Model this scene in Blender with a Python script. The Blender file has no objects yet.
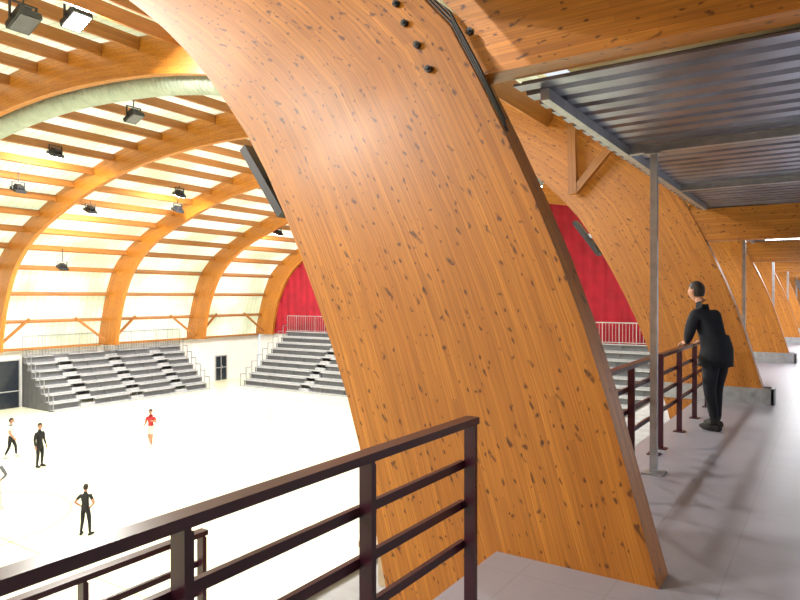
import bpy, bmesh, math, random
from mathutils import Vector, Matrix
random.seed(4)
D=bpy.data; C=bpy.context; SC=C.scene
SC.view_settings.view_transform='Standard'
COURT=-5.2; XC=-21.1
# ------------------------------------------------------------ materials
def newmat(name):
    m=D.materials.new(name); m.use_nodes=True
    nt=m.node_tree
    return m,nt,nt.nodes['Principled BSDF'],nt.nodes['Material Output']
def simple(name,col,rough=.6,metal=0,noise=0.12,scale=6,bump=0):
    m,nt,b,o=newmat(name)
    b.inputs['Roughness'].default_value=rough; b.inputs['Metallic'].default_value=metal
    n=nt.nodes.new('ShaderNodeTexNoise'); n.inputs['Scale'].default_value=scale; n.inputs['Detail'].default_value=4
    tc=nt.nodes.new('ShaderNodeTexCoord'); nt.links.new(tc.outputs['Object'],n.inputs['Vector'])
    r=nt.nodes.new('ShaderNodeValToRGB')
    r.color_ramp.elements[0].position=.3; r.color_ramp.elements[1].position=.7
    r.color_ramp.elements[0].color=[c*(1-noise) for c in col]+[1]
    r.color_ramp.elements[1].color=[min(1,c*(1+noise)) for c in col]+[1]
    nt.links.new(n.outputs['Fac'],r.inputs['Fac']); nt.links.new(r.outputs['Color'],b.inputs['Base Color'])
    if bump:
        bp=nt.nodes.new('ShaderNodeBump'); bp.inputs['Strength'].default_value=bump; bp.inputs['Distance'].default_value=.01
        nt.links.new(n.outputs['Fac'],bp.inputs['Height']); nt.links.new(bp.outputs['Normal'],b.inputs['Normal'])
    return m
def M(nt,op,a,b=None,c=None):
    n=nt.nodes.new('ShaderNodeMath'); n.operation=op
    for i,v in enumerate((a,b,c)):
        if v is None: continue
        if isinstance(v,(int,float)): n.inputs[i].default_value=v
        else: nt.links.new(v,n.inputs[i])
    return n.outputs[0]
def mixc(nt,fac,a,b,mode='MIX'):
    n=nt.nodes.new('ShaderNodeMix'); n.data_type='RGBA'; n.blend_type=mode
    for sock,v in ((n.inputs[0],fac),(n.inputs[6],a),(n.inputs[7],b)):
        if isinstance(v,(int,float)): sock.default_value=v
        elif isinstance(v,tuple): sock.default_value=(*v,1)
        else: nt.links.new(v,sock)
    return n.outputs[2]
def wood_mat(name,c1,c2,knots=True,lam=.042):
    m,nt,b,o=newmat(name)
    uv=nt.nodes.new('ShaderNodeUVMap'); uv.uv_map='UVMap'
    s=nt.nodes.new('ShaderNodeSeparateXYZ'); nt.links.new(uv.outputs[0],s.inputs[0])
    u,v=s.outputs[0],s.outputs[1]
    li=M(nt,'FLOOR',M(nt,'DIVIDE',v,lam)); lf=M(nt,'FRACT',M(nt,'DIVIDE',v,lam))
    wn=nt.nodes.new('ShaderNodeTexWhiteNoise'); wn.noise_dimensions='1D'; nt.links.new(li,wn.inputs['W'])
    seg=M(nt,'FLOOR',M(nt,'ADD',M(nt,'DIVIDE',u,2.6),M(nt,'MULTIPLY',wn.outputs['Value'],9.)))
    cb=nt.nodes.new('ShaderNodeCombineXYZ'); nt.links.new(seg,cb.inputs[0]); nt.links.new(li,cb.inputs[1])
    w2=nt.nodes.new('ShaderNodeTexWhiteNoise'); w2.noise_dimensions='2D'; nt.links.new(cb.outputs[0],w2.inputs['Vector'])
    col=mixc(nt,w2.outputs['Value'],c1,c2)
    # grain
    cg=nt.nodes.new('ShaderNodeCombineXYZ'); nt.links.new(M(nt,'MULTIPLY',u,1.2),cg.inputs[0]); nt.links.new(M(nt,'MULTIPLY',v,55),cg.inputs[1]); nt.links.new(M(nt,'MULTIPLY',li,3.7),cg.inputs[2])
    ng=nt.nodes.new('ShaderNodeTexNoise'); ng.inputs['Scale'].default_value=1.6; ng.inputs['Detail'].default_value=4; nt.links.new(cg.outputs[0],ng.inputs['Vector'])
    g=nt.nodes.new('ShaderNodeMapRange'); g.inputs[1].default_value=.35; g.inputs[2].default_value=.7; g.inputs[3].default_value=.0; g.inputs[4].default_value=.6
    nt.links.new(ng.outputs['Fac'],g.inputs[0])
    dark=tuple(x*.42 for x in c1)
    col=mixc(nt,g.outputs[0],col,dark)
    line=M(nt,'MULTIPLY',M(nt,'LESS_THAN',lf,.08),.45)
    col=mixc(nt,line,col,tuple(x*.28 for x in c1))
    # broad stains
    nb=nt.nodes.new('ShaderNodeTexNoise'); nb.inputs['Scale'].default_value=.9; nb.inputs['Detail'].default_value=3; nt.links.new(uv.outputs[0],nb.inputs['Vector'])
    col=mixc(nt,M(nt,'MULTIPLY',nb.outputs['Fac'],.45),col,tuple(x*.5 for x in c1))
    if knots:
        dn=nt.nodes.new('ShaderNodeTexNoise'); dn.inputs['Scale'].default_value=9; nt.links.new(uv.outputs[0],dn.inputs['Vector'])
        dd=M(nt,'MULTIPLY',M(nt,'SUBTRACT',dn.outputs['Fac'],.5),.9)
        for (su,sv,thr,dens,off) in ((4.6,9,.09,.6,0),(9,20,.13,.38,7.3)):
            ck=nt.nodes.new('ShaderNodeCombineXYZ'); nt.links.new(M(nt,'ADD',M(nt,'ADD',M(nt,'MULTIPLY',u,su),off),dd),ck.inputs[0]); nt.links.new(M(nt,'ADD',M(nt,'MULTIPLY',v,sv),dd),ck.inputs[1])
            vo=nt.nodes.new('ShaderNodeTexVoronoi'); vo.voronoi_dimensions='2D'; vo.inputs['Scale'].default_value=1; nt.links.new(ck.outputs[0],vo.inputs['Vector'])
            sc=nt.nodes.new('ShaderNodeSeparateColor'); nt.links.new(vo.outputs['Color'],sc.inputs[0])
            rad=M(nt,'MULTIPLY',sc.outputs[0],thr)
            k=nt.nodes.new('ShaderNodeMapRange'); nt.links.new(M(nt,'SUBTRACT',vo.outputs['Distance'],rad),k.inputs[0])
            k.inputs[1].default_value=-.02; k.inputs[2].default_value=.09; k.inputs[3].default_value=1; k.inputs[4].default_value=0
            kk=M(nt,'MULTIPLY',M(nt,'MULTIPLY',k.outputs[0],M(nt,'LESS_THAN',sc.outputs[1],dens)),.85)
            col=mixc(nt,kk,col,(.06,.015,.004))
    nt.links.new(col,b.inputs['Base Color']); b.inputs['Roughness'].default_value=.42
    b.inputs['Coat Weight'].default_value=.15; b.inputs['Coat Roughness'].default_value=.28
    return m
GLULAM=wood_mat('varnished_glulam',(.52,.175,.016),(.72,.275,.030))
PURL=wood_mat('purlin_wood',(.40,.145,.025),(.50,.20,.04),knots=False,lam=.09)
RAILM=simple('burgundy_paint',(.040,.007,.016),.3)
GALV=simple('galvanised_steel',(.42,.44,.47),.35,.6,.15,12)
DARK=simple('black_metal',(.015,.015,.018),.45)
STEELG=simple('grey_steel_paint',(.42,.43,.45),.5,.2)
CONC=simple('concrete',(.40,.40,.42),.85,0,.15,3,.3)
WHITE=simple('white_wall_paint',(.8,.8,.8),.8,0,.04,2)
SEATG=simple('bleacher_grey',(.42,.43,.46),.6,0,.15,5)
SEATD=simple('bleacher_frame',(.15,.155,.17),.6)
BEIGE=simple('beige_board',(.50,.40,.27),.6)
GLASSD=simple('dark_glass',(.02,.025,.035),.1)
DECK=simple('deck_metal',(.25,.28,.37),.28,.7,.3,2.5)
DUCTM=simple('spiral_duct_metal',(.40,.46,.40),.4,.4,.12,3)
RED=simple('red_curtain',(.34,.006,.022),.85,0,.2,1.3)
# floor tiles
m,nt,b,o=newmat('gallery_floor_tiles'); GFLOOR=m
tc=nt.nodes.new('ShaderNodeTexCoord'); br=nt.nodes.new('ShaderNodeTexBrick'); br.offset=0
mp=nt.nodes.new('ShaderNodeMapping'); nt.links.new(tc.outputs['Object'],mp.inputs[0]); nt.links.new(mp.outputs[0],br.inputs['Vector'])
br.inputs['Scale'].default_value=1; br.inputs['Brick Width'].default_value=.5; br.inputs['Row Height'].default_value=.5; br.inputs['Mortar Size'].default_value=.004
br.inputs['Color1'].default_value=(.36,.35,.41,1); br.inputs['Color2'].default_value=(.34,.33,.39,1); br.inputs['Mortar'].default_value=(.28,.27,.31,1)
nz=nt.nodes.new('ShaderNodeTexNoise'); nz.inputs['Scale'].default_value=3; nz.inputs['Detail'].default_value=6; nt.links.new(tc.outputs['Object'],nz.inputs['Vector'])
cc=mixc(nt,M(nt,'MULTIPLY',nz.outputs['Fac'],.5),br.outputs['Color'],(.25,.24,.30)); nt.links.new(cc,b.inputs['Base Color']); b.inputs['Roughness'].default_value=.36
# court
m,nt,b,o=newmat('court_vinyl'); COURTM=m
tc=nt.nodes.new('ShaderNodeTexCoord'); nz=nt.nodes.new('ShaderNodeTexNoise'); nz.inputs['Scale'].default_value=.4; nt.links.new(tc.outputs['Object'],nz.inputs['Vector'])
cc=mixc(nt,nz.outputs['Fac'],(.80,.81,.60),(.86,.85,.66)); nt.links.new(cc,b.inputs['Base Color']); b.inputs['Roughness'].default_value=.3
LINEM=simple('court_line_paint',(.50,.60,.34),.5)
# roof membrane: translucent sheets
m,nt,b,o=newmat('translucent_roof_sheet'); ROOFM=m
nt.nodes.remove(b)
tr=nt.nodes.new('ShaderNodeBsdfTranslucent'); df=nt.nodes.new('ShaderNodeBsdfDiffuse'); mx=nt.nodes.new('ShaderNodeMixShader')
tc=nt.nodes.new('ShaderNodeTexCoord'); sp=nt.nodes.new('ShaderNodeSeparateXYZ'); nt.links.new(tc.outputs['Object'],sp.inputs[0])
rib=M(nt,'LESS_THAN',M(nt,'FRACT',M(nt,'MULTIPLY',sp.outputs[1],1/0.4)),.14)
nz=nt.nodes.new('ShaderNodeTexNoise'); nz.inputs['Scale'].default_value=.35; nt.links.new(tc.outputs['Object'],nz.inputs['Vector'])
rp=nt.nodes.new('ShaderNodeMapRange'); rp.inputs[1].default_value=.35; rp.inputs[2].default_value=.65; nt.links.new(nz.outputs['Fac'],rp.inputs[0])
cc=mixc(nt,rp.outputs[0],(.58,.60,.40),(.94,.93,.76)); cc=mixc(nt,M(nt,'MULTIPLY',rib,.5),cc,(.40,.42,.26))
nt.links.new(cc,tr.inputs[0]); nt.links.new(cc,df.inputs[0]); mx.inputs[0].default_value=.58
nt.links.new(df.outputs[0],mx.inputs[1]); nt.links.new(tr.outputs[0],mx.inputs[2]); nt.links.new(mx.outputs[0],o.inputs[0])
# lamp lens
m,nt,b,o=newmat('lamp_lens'); LENS=m
b.inputs['Emission Color'].default_value=(1,.97,.9,1); b.inputs['Emission Strength'].default_value=60
m,nt,b,o=newmat('fluorescent_tube'); TUBE=m
b.inputs['Emission Color'].default_value=(.95,.97,1,1); b.inputs['Emission Strength'].default_value=8
LENSOFF=simple('lamp_glass_off',(.1,.1,.12),.1)
# ------------------------------------------------------------ mesh helpers
def mk(name,bm,mats,parent=None,smooth=False):
    me=D.meshes.new(name); bm.to_mesh(me); bm.free()
    if not isinstance(mats,(list,tuple)): mats=[mats]
    for x in mats: me.materials.append(x)
    if smooth:
        for p in me.polygons: p.use_smooth=True
    ob=D.objects.new(name,me); SC.collection.objects.link(ob)
    if parent: ob.parent=parent
    return ob
def empty(name,loc=(0,0,0)):
    e=D.objects.new(name,None); e.location=loc; SC.collection.objects.link(e); e.empty_display_size=.1; return e
def bbox(bm,a,b,mi=0):
    x0,x1=sorted((a[0],b[0]));y0,y1=sorted((a[1],b[1]));z0,z1=sorted((a[2],b[2]))
    v=[bm.verts.new(p) for p in ((x0,y0,z0),(x1,y0,z0),(x1,y1,z0),(x0,y1,z0),(x0,y0,z1),(x1,y0,z1),(x1,y1,z1),(x0,y1,z1))]
    for f in ((0,3,2,1),(4,5,6,7),(0,1,5,4),(1,2,6,5),(2,3,7,6),(3,0,4,7)):
        bm.faces.new([v[i] for i in f]).material_index=mi
def bbeam(bm,a,b,w,h,up=(0,0,1),mi=0,uvl=None):
    a=Vector(a);b=Vector(b);d=(b-a);L=d.length;d.normalize();up=Vector(up)
    s=d.cross(up)
    if s.length<1e-4: s=d.cross(Vector((1,0,0)))
    s.normalize(); u=s.cross(d)
    vs=[]
    for p in (a,b):
        for sx,sz in ((-1,-1),(1,-1),(1,1),(-1,1)): vs.append(bm.verts.new(p+s*w/2*sx+u*h/2*sz))
    r=random.random()*7
    for f in ((0,1,2,3),(7,6,5,4),(0,4,5,1),(1,5,6,2),(2,6,7,3),(3,7,4,0)):
        fc=bm.faces.new([vs[i] for i in f]); fc.material_index=mi
        if uvl:
            for lp,i in zip(fc.loops,f):
                q=lp.vert.co-a; lp[uvl].uv=(q.dot(d)+r, q.dot(u)+q.dot(s)*.9+r)
def btube(bm,pts,rad,seg=10,mi=0,cap=True,flat=None):
    pts=[Vector(p) for p in pts]; n=len(pts)
    if isinstance(rad,(int,float)): rad=[rad]*n
    rings=[];pu=None
    for i,p in enumerate(pts):
        t=(pts[min(i+1,n-1)]-pts[max(i-1,0)]).normalized()
        if pu is None:
            pu=Vector((0,0,1)) if abs(t.z)<.9 else Vector((0,1,0))
        s=t.cross(pu).normalized(); pu=s.cross(t).normalized()
        r=rad[i]; rx,ry=(r if isinstance(r,tuple) else (r,r))
        rings.append([bm.verts.new(p+s*rx*math.cos(2*math.pi*k/seg)+pu*ry*math.sin(2*math.pi*k/seg)) for k in range(seg)])
    for i in range(n-1):
        for k in range(seg):
            f=bm.faces.new((rings[i][k],rings[i][(k+1)%seg],rings[i+1][(k+1)%seg],rings[i+1][k])); f.material_index=mi; f.smooth=True
    if cap:
        bm.faces.new(rings[0][::-1]).material_index=mi; bm.faces.new(rings[-1]).material_index=mi
def boxobj(name,a,b,mat,parent=None,bev=0):
    bm=bmesh.new(); bbox(bm,a,b); ob=mk(name,bm,mat,parent)
    if bev:
        md=ob.modifiers.new('b','BEVEL'); md.width=bev; md.segments=2
    return ob
# ------------------------------------------------------------ arch curve
OUT=[(20.6,-1.0),(20.32,0),(19.85,1.58),(19.24,2.95),(18.82,3.6),(17.7,4.55),(16.0,5.5),(13,6.8),(10,7.75),(6,8.7),(0,9.2)]
INN=[(18.62,-1.0),(18.41,-.05),(18.14,.92),(17.54,2.24),(16.9,3.2),(15.84,4.2),(14.2,5.2),(12,6.05),(9,7.0),(5,7.75),(0,8.05)]
def cat(pts,per=14):
    P=[Vector((p[0],p[1])) for p in pts]; out=[]
    for i in range(len(P)-1):
        p0=P[max(i-1,0)];p1=P[i];p2=P[i+1];p3=P[min(i+2,len(P)-1)]
        for k in range(per):
            t=k/per
            out.append(.5*((2*p1)+(-p0+p2)*t+(2*p0-5*p1+4*p2-p3)*t*t+(-p0+3*p1-3*p2+p3)*t**3))
    out.append(P[-1]); return out
def resample(P,n):
    L=[0]
    for a,b in zip(P,P[1:]): L.append(L[-1]+(b-a).length)
    out=[];j=0
    for i in range(n):
        s=L[-1]*i/(n-1)
        while j<len(L)-2 and L[j+1]<s: j+=1
        t=(s-L[j])/max(1e-9,L[j+1]-L[j]); out.append(P[j].lerp(P[j+1],t))
    return out,L[-1]
def full(pts):
    f=[(XC+d,z) for d,z in pts]
    g=[(XC-d,z) for d,z in pts[:-1]][::-1]
    ext=[(g[-1][0]-.05,-1.6)]
    return f+g+ext
NS=120
OC,OL=resample(cat(full(OUT)),NS); IC,IL=resample(cat(full(INN)),NS)
def slim(k):
    return .26*max(0,1-k/32) 
def arch(y0,th=.24,slender=False):
    bm=bmesh.new(); uvl=bm.loops.layers.uv.new('UVMap')
    V=[]; II=[i_.lerp(o_,slim(k)) if slender else i_ for k,(o_,i_) in enumerate(zip(OC,IC))]
    for o_,i_ in zip(OC,II):
        V.append([bm.verts.new((o_.x,y0,o_.y)),bm.verts.new((i_.x,y0,i_.y)),bm.verts.new((i_.x,y0+th,i_.y)),bm.verts.new((o_.x,y0+th,o_.y))])
    r=(y0*1.37)%11
    def quad(vs,uvs,sm=False):
        f=bm.faces.new(vs)
        for lp,u in zip(f.loops,uvs): lp[uvl].uv=u
    for k in range(NS-1):
        s0=OL*k/(NS-1)+r; s1=OL*(k+1)/(NS-1)+r
        d0=(OC[k]-II[k]).length; d1=(OC[k+1]-II[k+1]).length
        a,b_=V[k],V[k+1]
        quad((a[0],a[1],b_[1],b_[0]),((s0,0),(s0,d0),(s1,d1),(s1,0)))
        quad((a[2],a[3],b_[3],b_[2]),((s0,d0),(s0,0),(s1,0),(s1,d1)))
        quad((a[1],a[2],b_[2],b_[1]),((s0,3),(s0,3+th),(s1,3+th),(s1,3)))
        quad((a[3],a[0],b_[0],b_[3]),((s0,5),(s0,5+th),(s1,5+th),(s1,5)))
    quad(V[0],((0,0),(0,1),(1,1),(1,0))); quad(V[-1][::-1],((0,0),(0,1),(1,1),(1,0)))
    bmesh.ops.recalc_face_normals(bm,faces=bm.faces)
    return mk('glulam_arch',bm,GLULAM)
AY=[3.74+7.3*k for k in range(-3,6)]
for y in AY: arch(y,slender=y>4)
# steel shoes
for y in AY[3:]:
    if y<4: continue
    bm=bmesh.new()
    bbox(bm,(-2.35,y-.03,0),(-.70,y-.002,.24)); bbox(bm,(-2.35,y+.242,0),(-.70,y+.27,.24)); bbox(bm,(-.735,y-.03,0),(-.69,y+.27,.24))
    for xx in (-1.0,-1.5,-2.0): btube(bm,[(xx,y-.05,.14),(xx,y-.03,.14)],.03,8)
    mk('arch_base_shoe',bm,GALV)
# ------------------------------------------------------------ roof + purlins
def curve_at(P,s):
    f=s*(NS-1); i=min(int(f),NS-2); return P[i].lerp(P[i+1],f-i), (P[i+1]-P[i]).normalized()
Y0,Y1=-18.4,40.6
k0=next(i for i in range(NS) if OC[i].y>3.35)
bm=bmesh.new(); prev=None
for k in range(k0,NS):
    o_=OC[k]; t=(OC[min(k+1,NS-1)]-OC[k-1]).normalized(); n=Vector((t.y,-t.x)); 
    p=o_+n*.08
    cur=[bm.verts.new((p.x,Y0,p.y)),bm.verts.new((p.x,Y1,p.y))]
    if prev: 
        f=bm.faces.new((prev[0],prev[1],cur[1],cur[0])); f.smooth=True
    prev=cur
mk('ceiling_vault',bm,ROOFM)
bm=bmesh.new(); uvl=bm.loops.layers.uv.new('UVMap')
npur=int(OL/1.75)
for j in range(npur+1):
    s=j/npur
    p,t=curve_at(OC,s)
    if s<.5 and p.y<4.7: continue
    n=Vector((-t.y,t.x))
    q=p+ (n if (p+n-Vector((XC,0))).length<(p-n-Vector((XC,0))).length else -n)*.2
    for a,b_ in zip(AY,AY[1:]):
        bbeam(bm,(q.x,a+.25,q.y),(q.x,b_-.01,q.y),.13,.34,up=(t.y,0,-t.x),uvl=uvl)
mk('roof_purlins',bm,PURL)
# diagonal wind bracing near far feet
bm=bmesh.new(); uvl=bm.loops.layers.uv.new('UVMap')
for y in AY[4:]:
    for sg in (-1,1):
        if y+sg*2.3>40.3: continue
        bbeam(bm,(-40.7,y+.12+sg*.2,-1.35),(-41.0,y+.12+sg*2.2,.25),.14,.14,uvl=uvl)
mk('timber_knee_braces',bm,PURL)
# ------------------------------------------------------------ room shell
bm=bmesh.new(); bbox(bm,(-41.8,Y0,COURT-.2),(-.9,Y1,COURT)); mk('floor_court',bm,COURTM)
bm=bmesh.new()
zc=COURT+.004
def lr(x0,y0,x1,y1): bbox(bm,(x0,y0,zc-.002),(x1,y1,zc))
lr(-35,-14,-34.92,32); lr(-9,-14,-8.92,32); lr(-35,32,-8.92,32.08); lr(-35,9,-8.92,9.08)
for k in range(48):
    a0=k/48*2*math.pi; a1=(k+1)/48*2*math.pi
    vs=[bm.verts.new((-22+r*math.cos(a),9+r*math.sin(a),zc)) for r,a in ((3,a0),(3.08,a0),(3.08,a1),(3,a1))]; bm.faces.new(vs)
for k in range(32):
    a0=math.pi+k/32*math.pi; a1=math.pi+(k+1)/32*math.pi
    vs=[bm.verts.new((-22+r*math.cos(a),32+r*math.sin(a),zc)) for r,a in ((7,a0),(7.08,a0),(7.08,a1),(7,a1))]; bm.faces.new(vs)
mk('court_markings',bm,LINEM)
bm=bmesh.new(); bbox(bm,(-1.75,Y0,-.28),(3.2,Y1,0)); mk('floor_gallery',bm,GFLOOR)
boxobj('wall_under_gallery',(-1.1,Y0,COURT),(-.9,Y1,-.28),CONC)
boxobj('wall_west',(-42.05,Y0,COURT),(-41.8,Y1,-1.55),WHITE)
def gable(name,y0,y1,mat):
    bm=bmesh.new()
    pts=[(p.x,p.y+.02) for p in OC[k0:]]; pts=[(-1.3,COURT)]+[(-1.3,3.35)]+pts+[(-41.8,COURT)]
    a=[bm.verts.new((x,y0,z)) for x,z in pts]; b_=[bm.verts.new((x,y1,z)) for x,z in pts]
    bm.faces.new(a); bm.faces.new(b_[::-1])
    for i in range(len(a)): j=(i+1)%len(a); bm.faces.new((a[i],b_[i],b_[j],a[j]))
    bmesh.ops.recalc_face_normals(bm,faces=bm.faces); return mk(name,bm,mat)
gable('wall_north',40.75,40.95,WHITE); gable('wall_south',Y0-.2,Y0,WHITE)
# red curtain with pleats on the north wall
bm=bmesh.new(); prev=None; x=-41.2
def roofz(x):
    c=[p for p in OC if p.y>-1.7]; 
    for a,b_ in zip(c,c[1:]):
        if (a.x-x)*(b_.x-x)<=0 and a.x!=b_.x:
            return a.y+(b_.y-a.y)*(x-a.x)/(b_.x-a.x)
    return 3
i=0
while x<-1.4:
    yy=40.62-.12*abs(math.sin(i*.4))-.02*math.sin(i*.37)
    cur=[bm.verts.new((x,yy,-1.5)),bm.verts.new((x,yy,max(-.9,roofz(x)-.25)))]
    if prev: bm.faces.new((prev[0],cur[0],cur[1],prev[1])).smooth=True
    prev=cur; x+=.09; i+=1
mk('stage_curtain',bm,RED)
# unseen gallery outer wall (east side): window band added for side light
WY=4.5
bm=bmesh.new()
bbox(bm,(3.2,Y0,-.28),(3.4,WY,3.9))  # kept solid here to darken the foot of the near arch
bbox(bm,(3.2,WY,-.28),(3.4,Y1,.9)); bbox(bm,(3.2,WY,2.5),(3.4,Y1,3.9))
y=WY
while y<Y1: bbox(bm,(3.2,y,.9),(3.4,y+.5,2.5)); y+=3.65
mk('wall_east',bm,WHITE)
bm=bmesh.new(); y=WY+.5
while y<Y1-3.2:
    for yy in (y,y+1.55,y+3.1): bbox(bm,(3.27,yy,.9),(3.33,yy+.05,2.5))
    bbox(bm,(3.27,y,.9),(3.33,y+3.15,.95)); bbox(bm,(3.27,y,2.45),(3.33,y+3.15,2.5)); y+=3.65
mk('side_light_window',bm,STEELG)
# gallery north end: glazed door wall
bm=bmesh.new(); bbox(bm,(-1.3,40.75,2.5),(3.2,40.95,3.5)); bbox(bm,(-1.3,40.75,0),(-1.1,40.95,2.5)); bbox(bm,(3,40.75,0),(3.2,40.95,2.5))
mk('wall_gallery_end',bm,WHITE)
bm=bmesh.new()
for xx in (-1.1,-.2,.7,1.6,2.5): bbox(bm,(xx,40.8,0),(xx+.06,40.86,2.5))
for zz in (0,1.0,2.44): bbox(bm,(-1.1,40.8,zz),(3,40.86,zz+.06))
mk('window_2',bm,STEELG)
boxobj('wall_gallery_south',(-1.3,Y0-.2,0),(3.2,Y0,3.87),WHITE)
# gallery ceilings
def deck(name,xa,xb,ya,yb,z,per=.24):
    bm=bmesh.new(); prof=[(0,0),(.5,0),(.6,.06),(.9,.06),(1,0)]
    n=int((yb-ya)/per); pts=[]
    for i in range(n):
        for f,h in prof[:-1]: pts.append((ya+(i+f)*per,z+h))
    pts.append((ya+n*per,z)); prev=None
    for y,zz in pts:
        cur=[bm.verts.new((xa,y,zz)),bm.verts.new((xb,y,zz))]
        if prev: bm.faces.new((prev[0],cur[0],cur[1],prev[1]))
        prev=cur
    ob=mk(name,bm,DECK); md=ob.modifiers.new('s','SOLIDIFY'); md.thickness=.015; md.offset=1
    return ob
deck('ceiling_gallery_deck',-1.75,3.2,3.99,40.7,3.0)
boxobj('ceiling_gallery_sky_block',(-2.2,Y0,3.87),(3.4,40.7,3.97),BEIGE)  # carried on unseen above the deck to block leaking sky light
# steel cross joists under deck
bm=bmesh.new()
for a in AY[3:-1]:
    for fy in (2.45,4.9):
        y=a+fy
        bbox(bm,(-1.55,y-.04,2.975),(3.19,y+.04,2.985)); bbox(bm,(-1.55,y-.006,2.92),(3.19,y+.006,2.975)); bbox(bm,(-1.55,y-.04,2.91),(3.19,y+.04,2.92))
mk('steel_joists',bm,GALV)
bm=bmesh.new()
for a in AY[3:-1]: bbox(bm,(-1.62,a+.4,2.91),(-1.56,a+7.0,2.985)) 
mk('deck_edge_channel',bm,GALV)
for a in AY[3:-1]:
    bm=bmesh.new()
    y=a+2.46; bbox(bm,(-1.37,y-.03,0),(-1.31,y+.03,2.89)); bbox(bm,(-1.43,y-.1,0),(-1.25,y+.1,.012)); bbox(bm,(-1.41,y-.08,2.89),(-1.27,y+.08,2.905))
    mk('deck_support_post',bm,GALV)
# fluorescent battens of the gallery
for y in (15.7,20.6,23.0,28,31,35.4):
    e=empty('fluorescent_batten',(-.5,y,2.84))
    bm=bmesh.new(); bbox(bm,(-.7,-.06,.0),(.7,.06,.07)); mk('housing',bm,WHITE,e)
    bm=bmesh.new(); btube(bm,[(-.66,0,-.025),(.66,0,-.025)],.02,8); mk('tube',bm,TUBE,e)
    L=D.lights.new('batten_light','AREA'); L.shape='RECTANGLE'; L.size=1.2; L.size_y=.08; L.energy=110 if y>19 else 45; L.color=(.95,.97,1)
    lo=D.objects.new('batten_light',L); SC.collection.objects.link(lo); lo.parent=e; lo.location=(0,0,-.06)
# timber cross beams outward from arches
def wbeam(name,a,b,w,h):
    bm=bmesh.new(); uvl=bm.loops.layers.uv.new('UVMap'); bbeam(bm,a,b,w,h,uvl=uvl); return mk(name,bm,GLULAM)
for k,y in enumerate(AY):
    if y<4: wbeam('timber_cross_beam',(-2.3,y+.12,3.42),(3.2,y+.12,3.42),.2,.8)
    else: wbeam('timber_cross_beam',(-2.0,y+.12,2.72),(3.2,y+.12,2.72),.2,.5)
# braces on arches
for y in AY[4:]:
    bm=bmesh.new(); uvl=bm.loops.layers.uv.new('UVMap')
    bbeam(bm,(-3.65,y-.2,3.35),(-3.7,y-.2,5.35),.14,.14,up=(0,1,0),uvl=uvl)
    bbeam(bm,(-3.62,y-.2,3.4),(-2.6,y-.2,4.55),.12,.12,up=(0,1,0),uvl=uvl)
    mk('timber_bracket',bm,PURL)
# ------------------------------------------------------------ railings
def railing(name,x,y0,y1,zb,step,mat,last=True,h=1.0):
    bm=bmesh.new(); n=max(1,round((y1-y0)/step)); st=(y1-y0)/n
    for i in range(n+1):
        y=y0+i*st; bbox(bm,(x-.03,y-.012,zb),(x+.03,y+.012,zb+h-.02)); bbox(bm,(x-.026,y+.014,zb),(x+.026,y+.024,zb+h-.05))
        bbox(bm,(x-.06,y-.06,zb),(x+.06,y+.06,zb+.01))
    bbox(bm,(x-.035,y0-.03,zb+h-.035),(x+.035,y1+.03,zb+h))
    for f in (.76,.56,.36): bbox(bm,(x-.055,y0,zb+f*h-.02),(x-.031,y1,zb+f*h+.02))
    return mk(name,bm,mat)
railing('gallery_railing',-1.5,-6.65,2.9,0,.87,RAILM)
for a in AY[3:-1]:
    railing('gallery_railing',-1.5,a+1.4,a+3.2,0,.95,RAILM)
    if a<5: railing('gallery_railing',-1.5,a+3.5,a+6.6,0,1.0,RAILM)
# lower tier
bm=bmesh.new(); bbox(bm,(-3.75,-6,-1.15),(-1.76,40.2,-1.0)); 
mk('floor_lower_tier',bm,CONC)
boxobj('lower_tier_edge_board',(-3.83,-6,-1.2),(-3.752,40.2,-.93),BEIGE)
boxobj('wall_lower_tier',(-3.6,-6,COURT),(-3.4,40.2,-1.15),CONC)
railing('lower_tier_railing',-3.6,-3,2.96,-1.0,.85,RAILM)
# bench of lower tier
bm=bmesh.new(); bbox(bm,(-3.5,4.6,-.62),(-3.1,10.6,-.57)); 
for y in (4.8,7.6,10.4): bbox(bm,(-3.4,y-.03,-1),(-3.2,y+.03,-.62))
mk('spectator_bench',bm,BEIGE)
# bolts + cables on near arch
bm=bmesh.new()
for (x,z) in ((-2.43,3.47),(-2.33,3.3),(-2.24,3.12),(-1.93,3.3),(-2.5,3.62)):
    btube(bm,[(x,3.735,z),(x,3.705,z)],.024,10); btube(bm,[(x,3.70,z),(x,3.69,z)],.012,8)
mk('connection_bolts',bm,DARK)
bm=bmesh.new()
for off in (0,.03,.06):
    P=[(p.x+.035,3.70-off*.5+.01*math.sin(i*1.7+off*40),p.y+off) for i,p in enumerate(OC) if 2.55<p.y<4.9 and p.x>-6]
    btube(bm,P,.009,6)
mk('electric_cable',bm,DARK)
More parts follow.
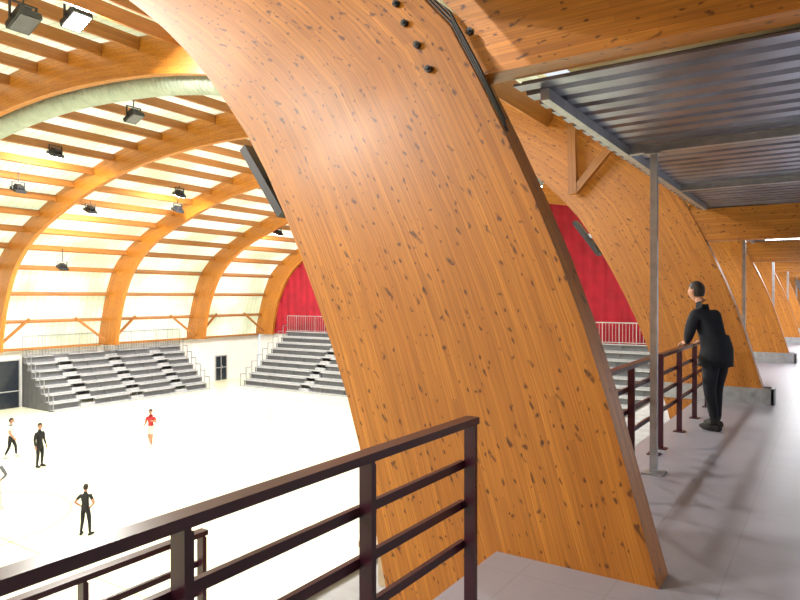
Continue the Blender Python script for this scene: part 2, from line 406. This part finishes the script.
# floodlights attached to intrados of arches
def arch_flood(y):
    e=empty('wall_floodlight',(0,0,0)); W=.2
    i=min(range(NS//2),key=lambda k:abs(IC[k].y-2.5)); p=IC[i]; t=(IC[i+1]-IC[i-1]).normalized(); n=Vector((-t.y,t.x))
    if y>4: p=p.lerp(OC[i],slim(i))
    if n.x>0: n=-n
    a=p+n*.07-t*.36; b_=p+n*.13+t*.36
    bm=bmesh.new(); bbeam(bm,(a.x,y+.12,a.y),(b_.x,y+.12,b_.y),W,.07,up=(n.x,0,n.y)); mk('housing',bm,DARK,e)
    bm=bmesh.new(); a2=a+n*.038+t*.04; b2=b_+n*.038-t*.04
    bbeam(bm,(a2.x,y+.12,a2.y),(b2.x,y+.12,b2.y),W-.05,.006,up=(n.x,0,n.y)); mk('glass',bm,LENSOFF,e)
    bm=bmesh.new(); c=(a+b_)/2; bbeam(bm,(p.x,y+.12,p.y),(c.x,y+.12,c.y),.06,.08); mk('bracket',bm,GALV,e)
for y in AY[3:6]: arch_flood(y)
# spiral duct following the arch
P=[]
for k,(o_,i_) in enumerate(zip(OC,IC)):
    if k<14 or k>NS-14: continue
    q=i_.lerp(o_,.02); P.append((q.x,11.8,q.y))
bm=bmesh.new(); Q=[];R=[]
for a,b_ in zip(P,P[1:]):
    a=Vector(a);b_=Vector(b_)
    for f,r in ((0,.35),(.2,.35),(.25,.385),(.45,.385),(.5,.35),(.7,.35),(.75,.385),(.95,.385)): Q.append(a.lerp(b_,f)); R.append(r)
btube(bm,Q,R,20); mk('ventilation_duct',bm,DUCTM)
# ------------------------------------------------------------ high bay lamps
def lamp(loc,on,power=0):
    x,y,z=loc; e=empty('high_bay_floodlight',loc)
    tilt=Matrix.Rotation(math.radians(22 if x<-21 else -22),4,'Y')
    bm=bmesh.new(); bbox(bm,(-.30,-.24,-.12),(.30,.24,.02)); bbox(bm,(-.18,-.14,.02),(.18,.14,.2))
    for q in (-.15,-.05,.05,.15): bbox(bm,(-.26,q-.01,.02),(.26,q+.01,.1))
    bmesh.ops.transform(bm,matrix=tilt,verts=bm.verts); mk('housing',bm,DARK,e)
    bm=bmesh.new(); bbox(bm,(-.26,-.2,-.135),(.26,.2,-.121)); bmesh.ops.transform(bm,matrix=tilt,verts=bm.verts); mk('lens',bm,LENS if on else LENSOFF,e)
    bm=bmesh.new(); h=max(.35,roofz(x)-.3-z)
    bbox(bm,(-.03,-.29,-.05),(.03,-.26,.3)); bbox(bm,(-.03,.26,-.05),(.03,.29,.3)); bbox(bm,(-.03,-.29,.3),(.03,.29,.33)); bbox(bm,(-.015,-.015,.33),(.015,.015,h)); mk('hanger',bm,DARK,e)
    if on or power:
        L=D.lights.new('lamp_light','AREA'); L.shape='RECTANGLE'; L.size=.5; L.size_y=.38; L.energy=power; L.color=(1,.97,.9)
        lo=D.objects.new('lamp_light',L); SC.collection.objects.link(lo); lo.parent=e
        lo.matrix_local=tilt@Matrix.Translation((0,0,-.16))
for p in ((-14.3,7.1,7.5),(-20.9,14.2,8.1),(-31.3,15.3,6.6),(-31.7,24.4,6.7),(-38.4,21.3,3.4),(-27,28.5,7.4)): lamp(p,False,0)
for p in ((-14.9,8.6,8.2),(-28.3,15.4,7.9),(-33.3,20,6.3),(-30,23.2,7.3),(-22,21,8),(-12,15.5,7.0),(-12,22,7),(-12,30,7),(-24,30,7.8),(-33,34,6.2)): lamp(p,True,1000)
for p in ((-12,1,7),(-24,1,8),(-12,-7,7),(-24,-7,8),(-32,6,6.6),(-32,-4,6.6)): lamp(p,True,950)
lamp((-7.6,-1.5,5.0),True,330)  # extra lamp added out of view to put sheen on the near arch
# ------------------------------------------------------------ bleachers
def bleacher(name,origin,length,rows,axis,rise,run):
    bm=bmesh.new()
    def B(l0,l1,d0,d1,z0,z1,mi=0):
        if axis=='Y': bbox(bm,(origin[0]-d0,origin[1]+l0,COURT+z0),(origin[0]-d1,origin[1]+l1,COURT+z1),mi)
        else: bbox(bm,(origin[0]+l0,origin[1]+d0,COURT+z0),(origin[0]+l1,origin[1]+d1,COURT+z1),mi)
    nf=int(length/1.9)
    aisles=[length*.2,length*.5,length*.8]
    for i in range(rows):
        z=rise*i
        B(0,length,i*run,i*run+run,z+.02,z+.07,0)
        segs=[];s=0
        for a in aisles: segs.append((s,a-.5)); s=a+.5
        segs.append((s,length))
        for s0,s1 in segs:
            B(s0,s1,i*run+run*.55,i*run+run*.98,z+rise*.92,z+rise*.92+.05,0)
            B(s0,s1,i*run+run*.95,i*run+run*.98,z+.07,z+rise*.9,1)
        for a in aisles: B(a-.45,a+.45,i*run+run*.5,i*run+run,z+.07,z+rise*.55,2)
        for k in range(nf+1):
            l=length*k/nf; l=min(l,length-.05); B(l,l+.05,i*run+run*.7,i*run+run*.78,0,z+rise*.92,1)
    D1=rows*run; 
    B(0,length,D1,D1+.04,0,rows*rise,1)
    for l in (0,length-.04):
        for i in range(rows):
            B(l,l+.04,i*run,(i+1)*run,0,rise*i+.05,1)
            B(l,l+.04,i*run,i*run+.04,rise*i,rise*i+.95,3); B(l,l+.04,i*run,(i+1)*run,rise*i+.9,rise*i+.95,3)
    zt=rows*rise
    # guard rail panels, interrupted where an arch foot stands
    def clear(l):
        if axis!='Y': return True
        return all(not(y-.12<origin[1]+l<y+.36) for y in AY)
    runs=[];cur=None;N=int(length/.1)
    for k in range(N+1):
        l=length*k/N
        if clear(l):
            if cur is None: cur=[l,l]
            cur[1]=l
        elif cur: runs.append(cur);cur=None
    if cur: runs.append(cur)
    for r0,r1 in runs:
        n=max(1,int((r1-r0)/1.0))
        for k in range(n+1):
            l=r0+(r1-r0)*k/n; B(l-.02,l+.02,D1-.04,D1,zt,zt+1.3,3)
        n=int((r1-r0)/.2)
        for k in range(n+1):
            l=r0+(r1-r0)*k/max(1,n); B(l-.011,l+.011,D1-.025,D1-.01,zt+.1,zt+1.28,3)
        B(r0,r1,D1-.05,D1,zt+1.26,zt+1.32,3); B(r0,r1,D1-.04,D1,zt+.08,zt+.12,3)
    return mk(name,bm,[SEATG,SEATD,SEATG,GALV])
bleacher('bleachers',(-38.2,20.6,0),11.6,7,'Y',.44,.5)
bleacher('bleachers',(-38.2,3,0),14.4,7,'Y',.44,.5)
bleacher('bleachers',(-37.6,34.6,0),31,9,'X',.44,.58)
# doors in west wall
def door(name,y,w,h,z0=COURT):
    e=empty(name,(-41.79,y,z0))
    bm=bmesh.new(); bbox(bm,(0,0,0),(.05,w,h)); mk('leaf',bm,GLASSD,e)
    bm=bmesh.new(); bbox(bm,(0,-.08,0),(.09,0,h+.08)); bbox(bm,(0,w,0),(.09,w+.08,h+.08)); bbox(bm,(0,0,h),(.09,w,h+.08)); bbox(bm,(.05,w/2-.03,0),(.07,w/2+.03,h)); bbox(bm,(.05,0,1),(.07,w,1.06)); mk('frame',bm,STEELG,e)
    bm=bmesh.new(); bbox(bm,(.07,w/2+.06,.95),(.13,w/2+.09,1.2)); mk('handle',bm,GALV,e)
door('door_1',17.7,2.7,2.9); door('door_2',35.8,1.1,1.95)
# ------------------------------------------------------------ people
SKIN=simple('skin',(.45,.22,.14),.55,0,.05); HAIR=simple('dark_hair',(.02,.013,.01),.6); EYEW=simple('eye_white',(.8,.8,.8),.3); EYED=simple('iris',(.02,.012,.01),.2); LIP=simple('lips',(.40,.13,.11),.5)
cl={}
def cloth(n,c):
    if n not in cl: cl[n]=simple(n,c,.85,0,.2,9,.4)
    return cl[n]
BASE=dict(pelvis=(0,0,.96),spine=(0,0,1.14),chest=(0,0,1.33),nb=(0,.01,1.47),neck=(0,0,1.55),head=(0,-.015,1.64),
 shL=(.18,0,1.42),elL=(.24,.02,1.14),wrL=(.27,-.05,.89),shR=(-.18,0,1.42),elR=(-.24,.02,1.14),wrR=(-.27,-.05,.89),
 hipL=(.095,0,.91),knL=(.11,-.02,.5),anL=(.12,.02,.09),toL=(.14,-.15,.035),hipR=(-.095,0,.91),knR=(-.11,-.02,.5),anR=(-.12,.02,.09),toR=(-.14,-.15,.035))
RAD=dict(pelvis=(.155,.115),spine=(.135,.1),chest=(.165,.115),nb=(.085,.075),neck=(.056,.056),head=(.05,.05),sh=(.072,.07),el=(.048,.048),wr=(.031,.031),hip=(.10,.10),kn=(.066,.066),an=(.043,.043),to=(.035,.028))
def person(name,loc,rz,scale,pose,top,legs,shoes,short=False,sleeve=False,bulk=1.0,coat=None,handR=None,handL=None,hair=HAIR):
    J={k:Vector(v) for k,v in {**BASE,**pose}.items()}
    names=list(J); idx={n:i for i,n in enumerate(names)}
    E=[('pelvis','spine'),('spine','chest'),('chest','nb'),('nb','neck'),('neck','head')]
    for s in 'LR': E+=[('chest','sh'+s),('sh'+s,'el'+s),('el'+s,'wr'+s),('pelvis','hip'+s),('hip'+s,'kn'+s),('kn'+s,'an'+s),('an'+s,'to'+s)]
    me=D.meshes.new('tmp'); me.from_pydata([J[n] for n in names],[(idx[a],idx[b]) for a,b in E],[])
    ob=D.objects.new('tmp',me); SC.collection.objects.link(ob)
    C.view_layer.objects.active=ob
    sk=ob.modifiers.new('sk','SKIN'); sk.use_smooth_shade=True; sk.branch_smoothing=.6
    if not me.skin_vertices:
        with C.temp_override(object=ob,active_object=ob): bpy.ops.mesh.customdata_skin_add()
    sv=me.skin_vertices[0].data
    for n in names:
        r=RAD[n] if n in RAD else RAD[n[:-1]]
        bk=bulk if (n in('pelvis','spine','chest') or n[:-1] in('sh','el','hip')) else 1+(bulk-1)*.5
        if n in('neck','head','nb'): bk=1
        sv[idx[n]].radius=(r[0]*bk,r[1]*bk); sv[idx[n]].use_root=(n=='pelvis')
    ss=ob.modifiers.new('ss','SUBSURF'); ss.levels=2; ss.render_levels=2
    C.view_layer.update(); dg=C.evaluated_depsgraph_get(); em=D.meshes.new_from_object(ob.evaluated_get(dg))
    D.objects.remove(ob)
    mats=[SKIN,top,legs,shoes,hair,EYEW,EYED,LIP,coat or top]
    bm=bmesh.new(); bm.from_mesh(em)
    segs=[(a,b) for a,b in E]
    def near(p):
        best=None
        for a,b in segs:
            A,B=J[a],J[b]; ab=B-A; t=max(0,min(1,(p-A).dot(ab)/ab.length_squared)); d=(p-(A+ab*t)).length
            rr=.1 if a in('pelvis','spine','chest') else .05
            if best is None or d-rr<best[0]: best=(d-rr,a,b,t)
        return best
    for f in bm.faces:
        f.smooth=True; _,a,b,t=near(f.calc_center_median()); mi=1
        if b in('head',) or (a=='nb' and t>.25): mi=0
        elif b[:2]=='wr': mi=0 if (sleeve and t>.0) or t>.93 else 1
        elif b[:2]=='el': mi=0 if (sleeve and t>.55) else 1
        elif b[:2]=='hi': mi=2
        elif b[:2]=='kn': mi=0 if (short and t>.75) else 2
        elif b[:2]=='an': mi=(0 if short else 2) if t<.86 else 3
        elif b[:2]=='to': mi=3
        elif a=='pelvis': mi=2 if t<.3 else 1
        f.material_index=mi
    # shoes
    for s in 'LR':
        a=J['an'+s]; t=J['to'+s]; d=(t-a); d.z=0; d.normalize()
        base=Vector((a.x,a.y,t.z+.008))
        btube(bm,[base-d*.075,base-d*.05,base+d*.06,base+d*.15,base+d*.195],[(.02,.025),(.042,.045),(.046,.05),(.048,.038),(.02,.018)],12,3)
    # head
    hc=J['head']+Vector((0,-.012,.055))
    r=bmesh.ops.create_uvsphere(bm,u_segments=24,v_segments=16,radius=1)
    hv=set(r['verts'])
    for v in r['verts']:
        x,y,z=v.co; w=.077*(1-.22*max(0,-z)**1.3); yy=y*.096
        if y<0 and z<0: yy*=(1-.12*(-z))
        v.co=hc+Vector((x*w,yy,z*.118))
    for f in bm.faces:
        if all(v in hv for v in f.verts): f.smooth=True; f.material_index=0
    def blob(c,s,mi):
        r=bmesh.ops.create_uvsphere(bm,u_segments=10,v_segments=8,radius=1); vs=set(r['verts'])
        for v in r['verts']: v.co=c+Vector((v.co.x*s[0],v.co.y*s[1],v.co.z*s[2]))
        for f in {f for v in vs for f in v.link_faces}: f.material_index=mi; f.smooth=True
    btube(bm,[hc+Vector((0,-.090,.012)),hc+Vector((0,-.105,-.012)),hc+Vector((0,-.112,-.028)),hc+Vector((0,-.092,-.036))],[.007,.011,.014,.008],8,0)
    for sx in (-1,1):
        blob(hc+Vector((sx*.03,-.083,.010)),(.014,.010,.008),5); blob(hc+Vector((sx*.03,-.0905,.010)),(.006,.004,.006),6)
        blob(hc+Vector((sx*.03,-.086,.028)),(.018,.008,.004),4)
        blob(hc+Vector((sx*.077,.005,-.005)),(.010,.019,.030),0)
    blob(hc+Vector((0,-.084,-.060)),(.024,.008,.007),7)
    # hair cap
    r=bmesh.ops.create_uvsphere(bm,u_segments=24,v_segments=16,radius=1); vs=r['verts']
    for v in vs:
        x,y,z=v.co; v.co=hc+Vector((x*.086,y*.106+.006,z*.126+.008))
    dead=[v for v in vs if (v.co.z-hc.z) < (.045 if v.co.y<hc.y-.045 else (.01 if v.co.y<hc.y+.006 else -.075))]
    for f in {f for v in vs for f in v.link_faces}: f.material_index=4; f.smooth=True
    bmesh.ops.delete(bm,geom=dead,context='VERTS')
    # hands
    for s,ho in (('L',handL),('R',handR)):
        w=J['wr'+s]; d=(w-J['el'+s]).normalized() if ho is None else Vector(ho).normalized()
        side=Vector((0,-1,0)) if ho is None else Vector((1 if s=='R' else -1,0,0))
        side=(side-d*side.dot(d)).normalized(); nrm=d.cross(side).normalized()
        inward=Vector((-1 if s=='L' else 1,0,0)) if ho is None else Vector((0,0,-1))
        if nrm.dot(inward)<0: nrm=-nrm
        btube(bm,[w-d*.02,w+d*.02,w+d*.06,w+d*.09],[.028,(.034,.018) if ho else (.026,.026),.03,.024],10,0)
        for k,L in enumerate((.068,.078,.073,.056)):
            o_=w+d*.08+side*(.03-.02*k); 
            btube(bm,[o_-d*.02,o_+d*L*.45+nrm*.006,o_+d*L*.8+nrm*.024,o_+d*L*.9+nrm*.044],[.0095,.009,.008,.006],8,0)
        o_=w+d*.03+side*.024; btube(bm,[o_,o_+side*.022+d*.024,o_+side*.028+d*.052+nrm*.012],[.012,.0105,.008],8,0)
    if coat:
        p,c,k=J['pelvis'],J['chest'],(J['knL']+J['knR'])/2
        hem=p.lerp(k,.42)
        pts=[J['spine'],p+Vector((0,0,.02)),p.lerp(k,.2),hem,hem+Vector((0,0,.02))]; rr=[(.185,.155),(.20,.17),(.215,.18),(.225,.185),(.19,.15)]
        seg=24; R_=[]
        for P_,(a_,b_) in zip(pts,rr): R_.append([bm.verts.new(P_+Vector((a_*math.cos(2*math.pi*q/seg),b_*math.sin(2*math.pi*q/seg),.004*math.sin(q*3)))) for q in range(seg)])
        for i in range(len(R_)-1):
            for q in range(seg):
                f=bm.faces.new((R_[i][q],R_[i][(q+1)%seg],R_[i+1][(q+1)%seg],R_[i+1][q])); f.material_index=8; f.smooth=True
        btube(bm,[J['nb']-Vector((0,0,.02)),J['nb']+Vector((0,-.005,.05))],[(.085,.08),(.075,.07)],14,8)
    me2=D.meshes.new(name)
    bmesh.ops.recalc_face_normals(bm,faces=bm.faces)
    bm.to_mesh(me2); bm.free(); D.meshes.remove(em)
    for x in mats: me2.materials.append(x)
    o2=D.objects.new(name,me2); SC.collection.objects.link(o2)
    o2.location=loc; o2.rotation_euler=(0,0,rz); o2.scale=(scale,)*3
    return o2
NAVY=cloth('navy_coat_cloth',(.005,.007,.015)); BLK=cloth('black_cloth',(.012,.012,.014)); WHT=cloth('white_cloth',(.6,.6,.6)); REDC=cloth('red_jersey',(.5,.03,.04)); GRY=cloth('grey_cloth',(.12,.13,.16)); SHO=cloth('dark_shoe',(.02,.018,.018)); SHW=cloth('white_shoe',(.6,.6,.6))
lean=dict(pelvis=(0,.06,.96),spine=(0,.02,1.14),chest=(0,-.07,1.32),nb=(0,-.14,1.46),neck=(0,-.17,1.54),head=(0,-.22,1.615),
 shL=(.18,-.11,1.41),elL=(.25,-.14,1.13),wrL=(.15,-.24,1.035),shR=(-.18,-.11,1.41),elR=(-.25,-.12,1.13),wrR=(-.15,-.24,1.035),
 hipL=(.095,.06,.91),hipR=(-.095,.06,.91),knL=(.10,.03,.5),anL=(.11,.12,.09),toL=(.13,-.05,.035),knR=(-.11,-.02,.5),anR=(-.12,-.02,.09),toR=(-.14,-.19,.035))
person('man_at_railing',(-1.20,8.68,0),-math.pi/2-.5,1.0,lean,NAVY,NAVY,SHO,bulk=1.3,coat=NAVY,handL=(-.2,-1,-.15),handR=(.2,-1,-.15))
hips=dict(elL=(.36,.08,1.18),wrL=(.19,-.02,1.02),elR=(-.36,.08,1.18),wrR=(-.19,-.02,1.02),knL=(.13,-.02,.5),anL=(.17,.02,.09),toL=(.21,-.14,.035),knR=(-.13,-.02,.5),anR=(-.17,.02,.09),toR=(-.21,-.14,.035))
def face_to(x,y,tx,ty): return math.atan2(ty-y,tx-x)+math.pi/2
person('coach_standing',(-17.75,10.5,COURT),face_to(-17.75,10.5,-24,22),.8,hips,BLK,BLK,SHO,sleeve=True)
walk=dict(knL=(.10,-.16,.52),anL=(.11,-.18,.11),toL=(.12,-.35,.06),knR=(-.10,.04,.5),anR=(-.11,.22,.13),toR=(-.12,.08,.04),elL=(.25,.1,1.15),wrL=(.26,.1,.9),elR=(-.25,-.04,1.15),wrR=(-.25,-.2,.95))
person('player_in_black',(-26.4,13.7,COURT),face_to(0,0,1,.3),.97,{},BLK,BLK,SHO)
person('player_in_white_shirt',(-28.9,13.8,COURT),face_to(0,0,1,1),.93,walk,WHT,BLK,SHW,sleeve=True)
person('player_in_grey',(-22.25,10.15,COURT),face_to(0,0,-1,1),.95,hips,GRY,WHT,SHW)
run=dict(walk); run.update(elL=(.3,-.1,1.2),wrL=(.24,-.32,1.3),elR=(-.28,.1,1.18),wrR=(-.27,-.1,1.05))
person('player_in_red_jersey',(-25.7,18.3,COURT),face_to(0,0,.6,-1),.95,run,REDC,WHT,SHW,short=True,sleeve=True)
# ------------------------------------------------------------ light
w=D.worlds.new('World'); SC.world=w; w.use_nodes=True
bg=w.node_tree.nodes['Background']; bg.inputs[0].default_value=(.86,.93,1,1); bg.inputs[1].default_value=1.0
S=D.lights.new('Sun','SUN'); S.energy=4.9; S.angle=.03; S.color=(1,.96,.88)
so=D.objects.new('Sun',S); SC.collection.objects.link(so); so.rotation_euler=(math.radians(28),math.radians(-38),0)
# ------------------------------------------------------------ camera
cam=D.cameras.new('Camera'); cam.lens=650/800*36; cam.sensor_width=36; cam.clip_start=.05; cam.clip_end=200
co=D.objects.new('Camera',cam); SC.collection.objects.link(co); co.location=(0,0,1.6)
co.rotation_euler=(math.radians(90-.26),0,math.radians(33.55)); SC.camera=co
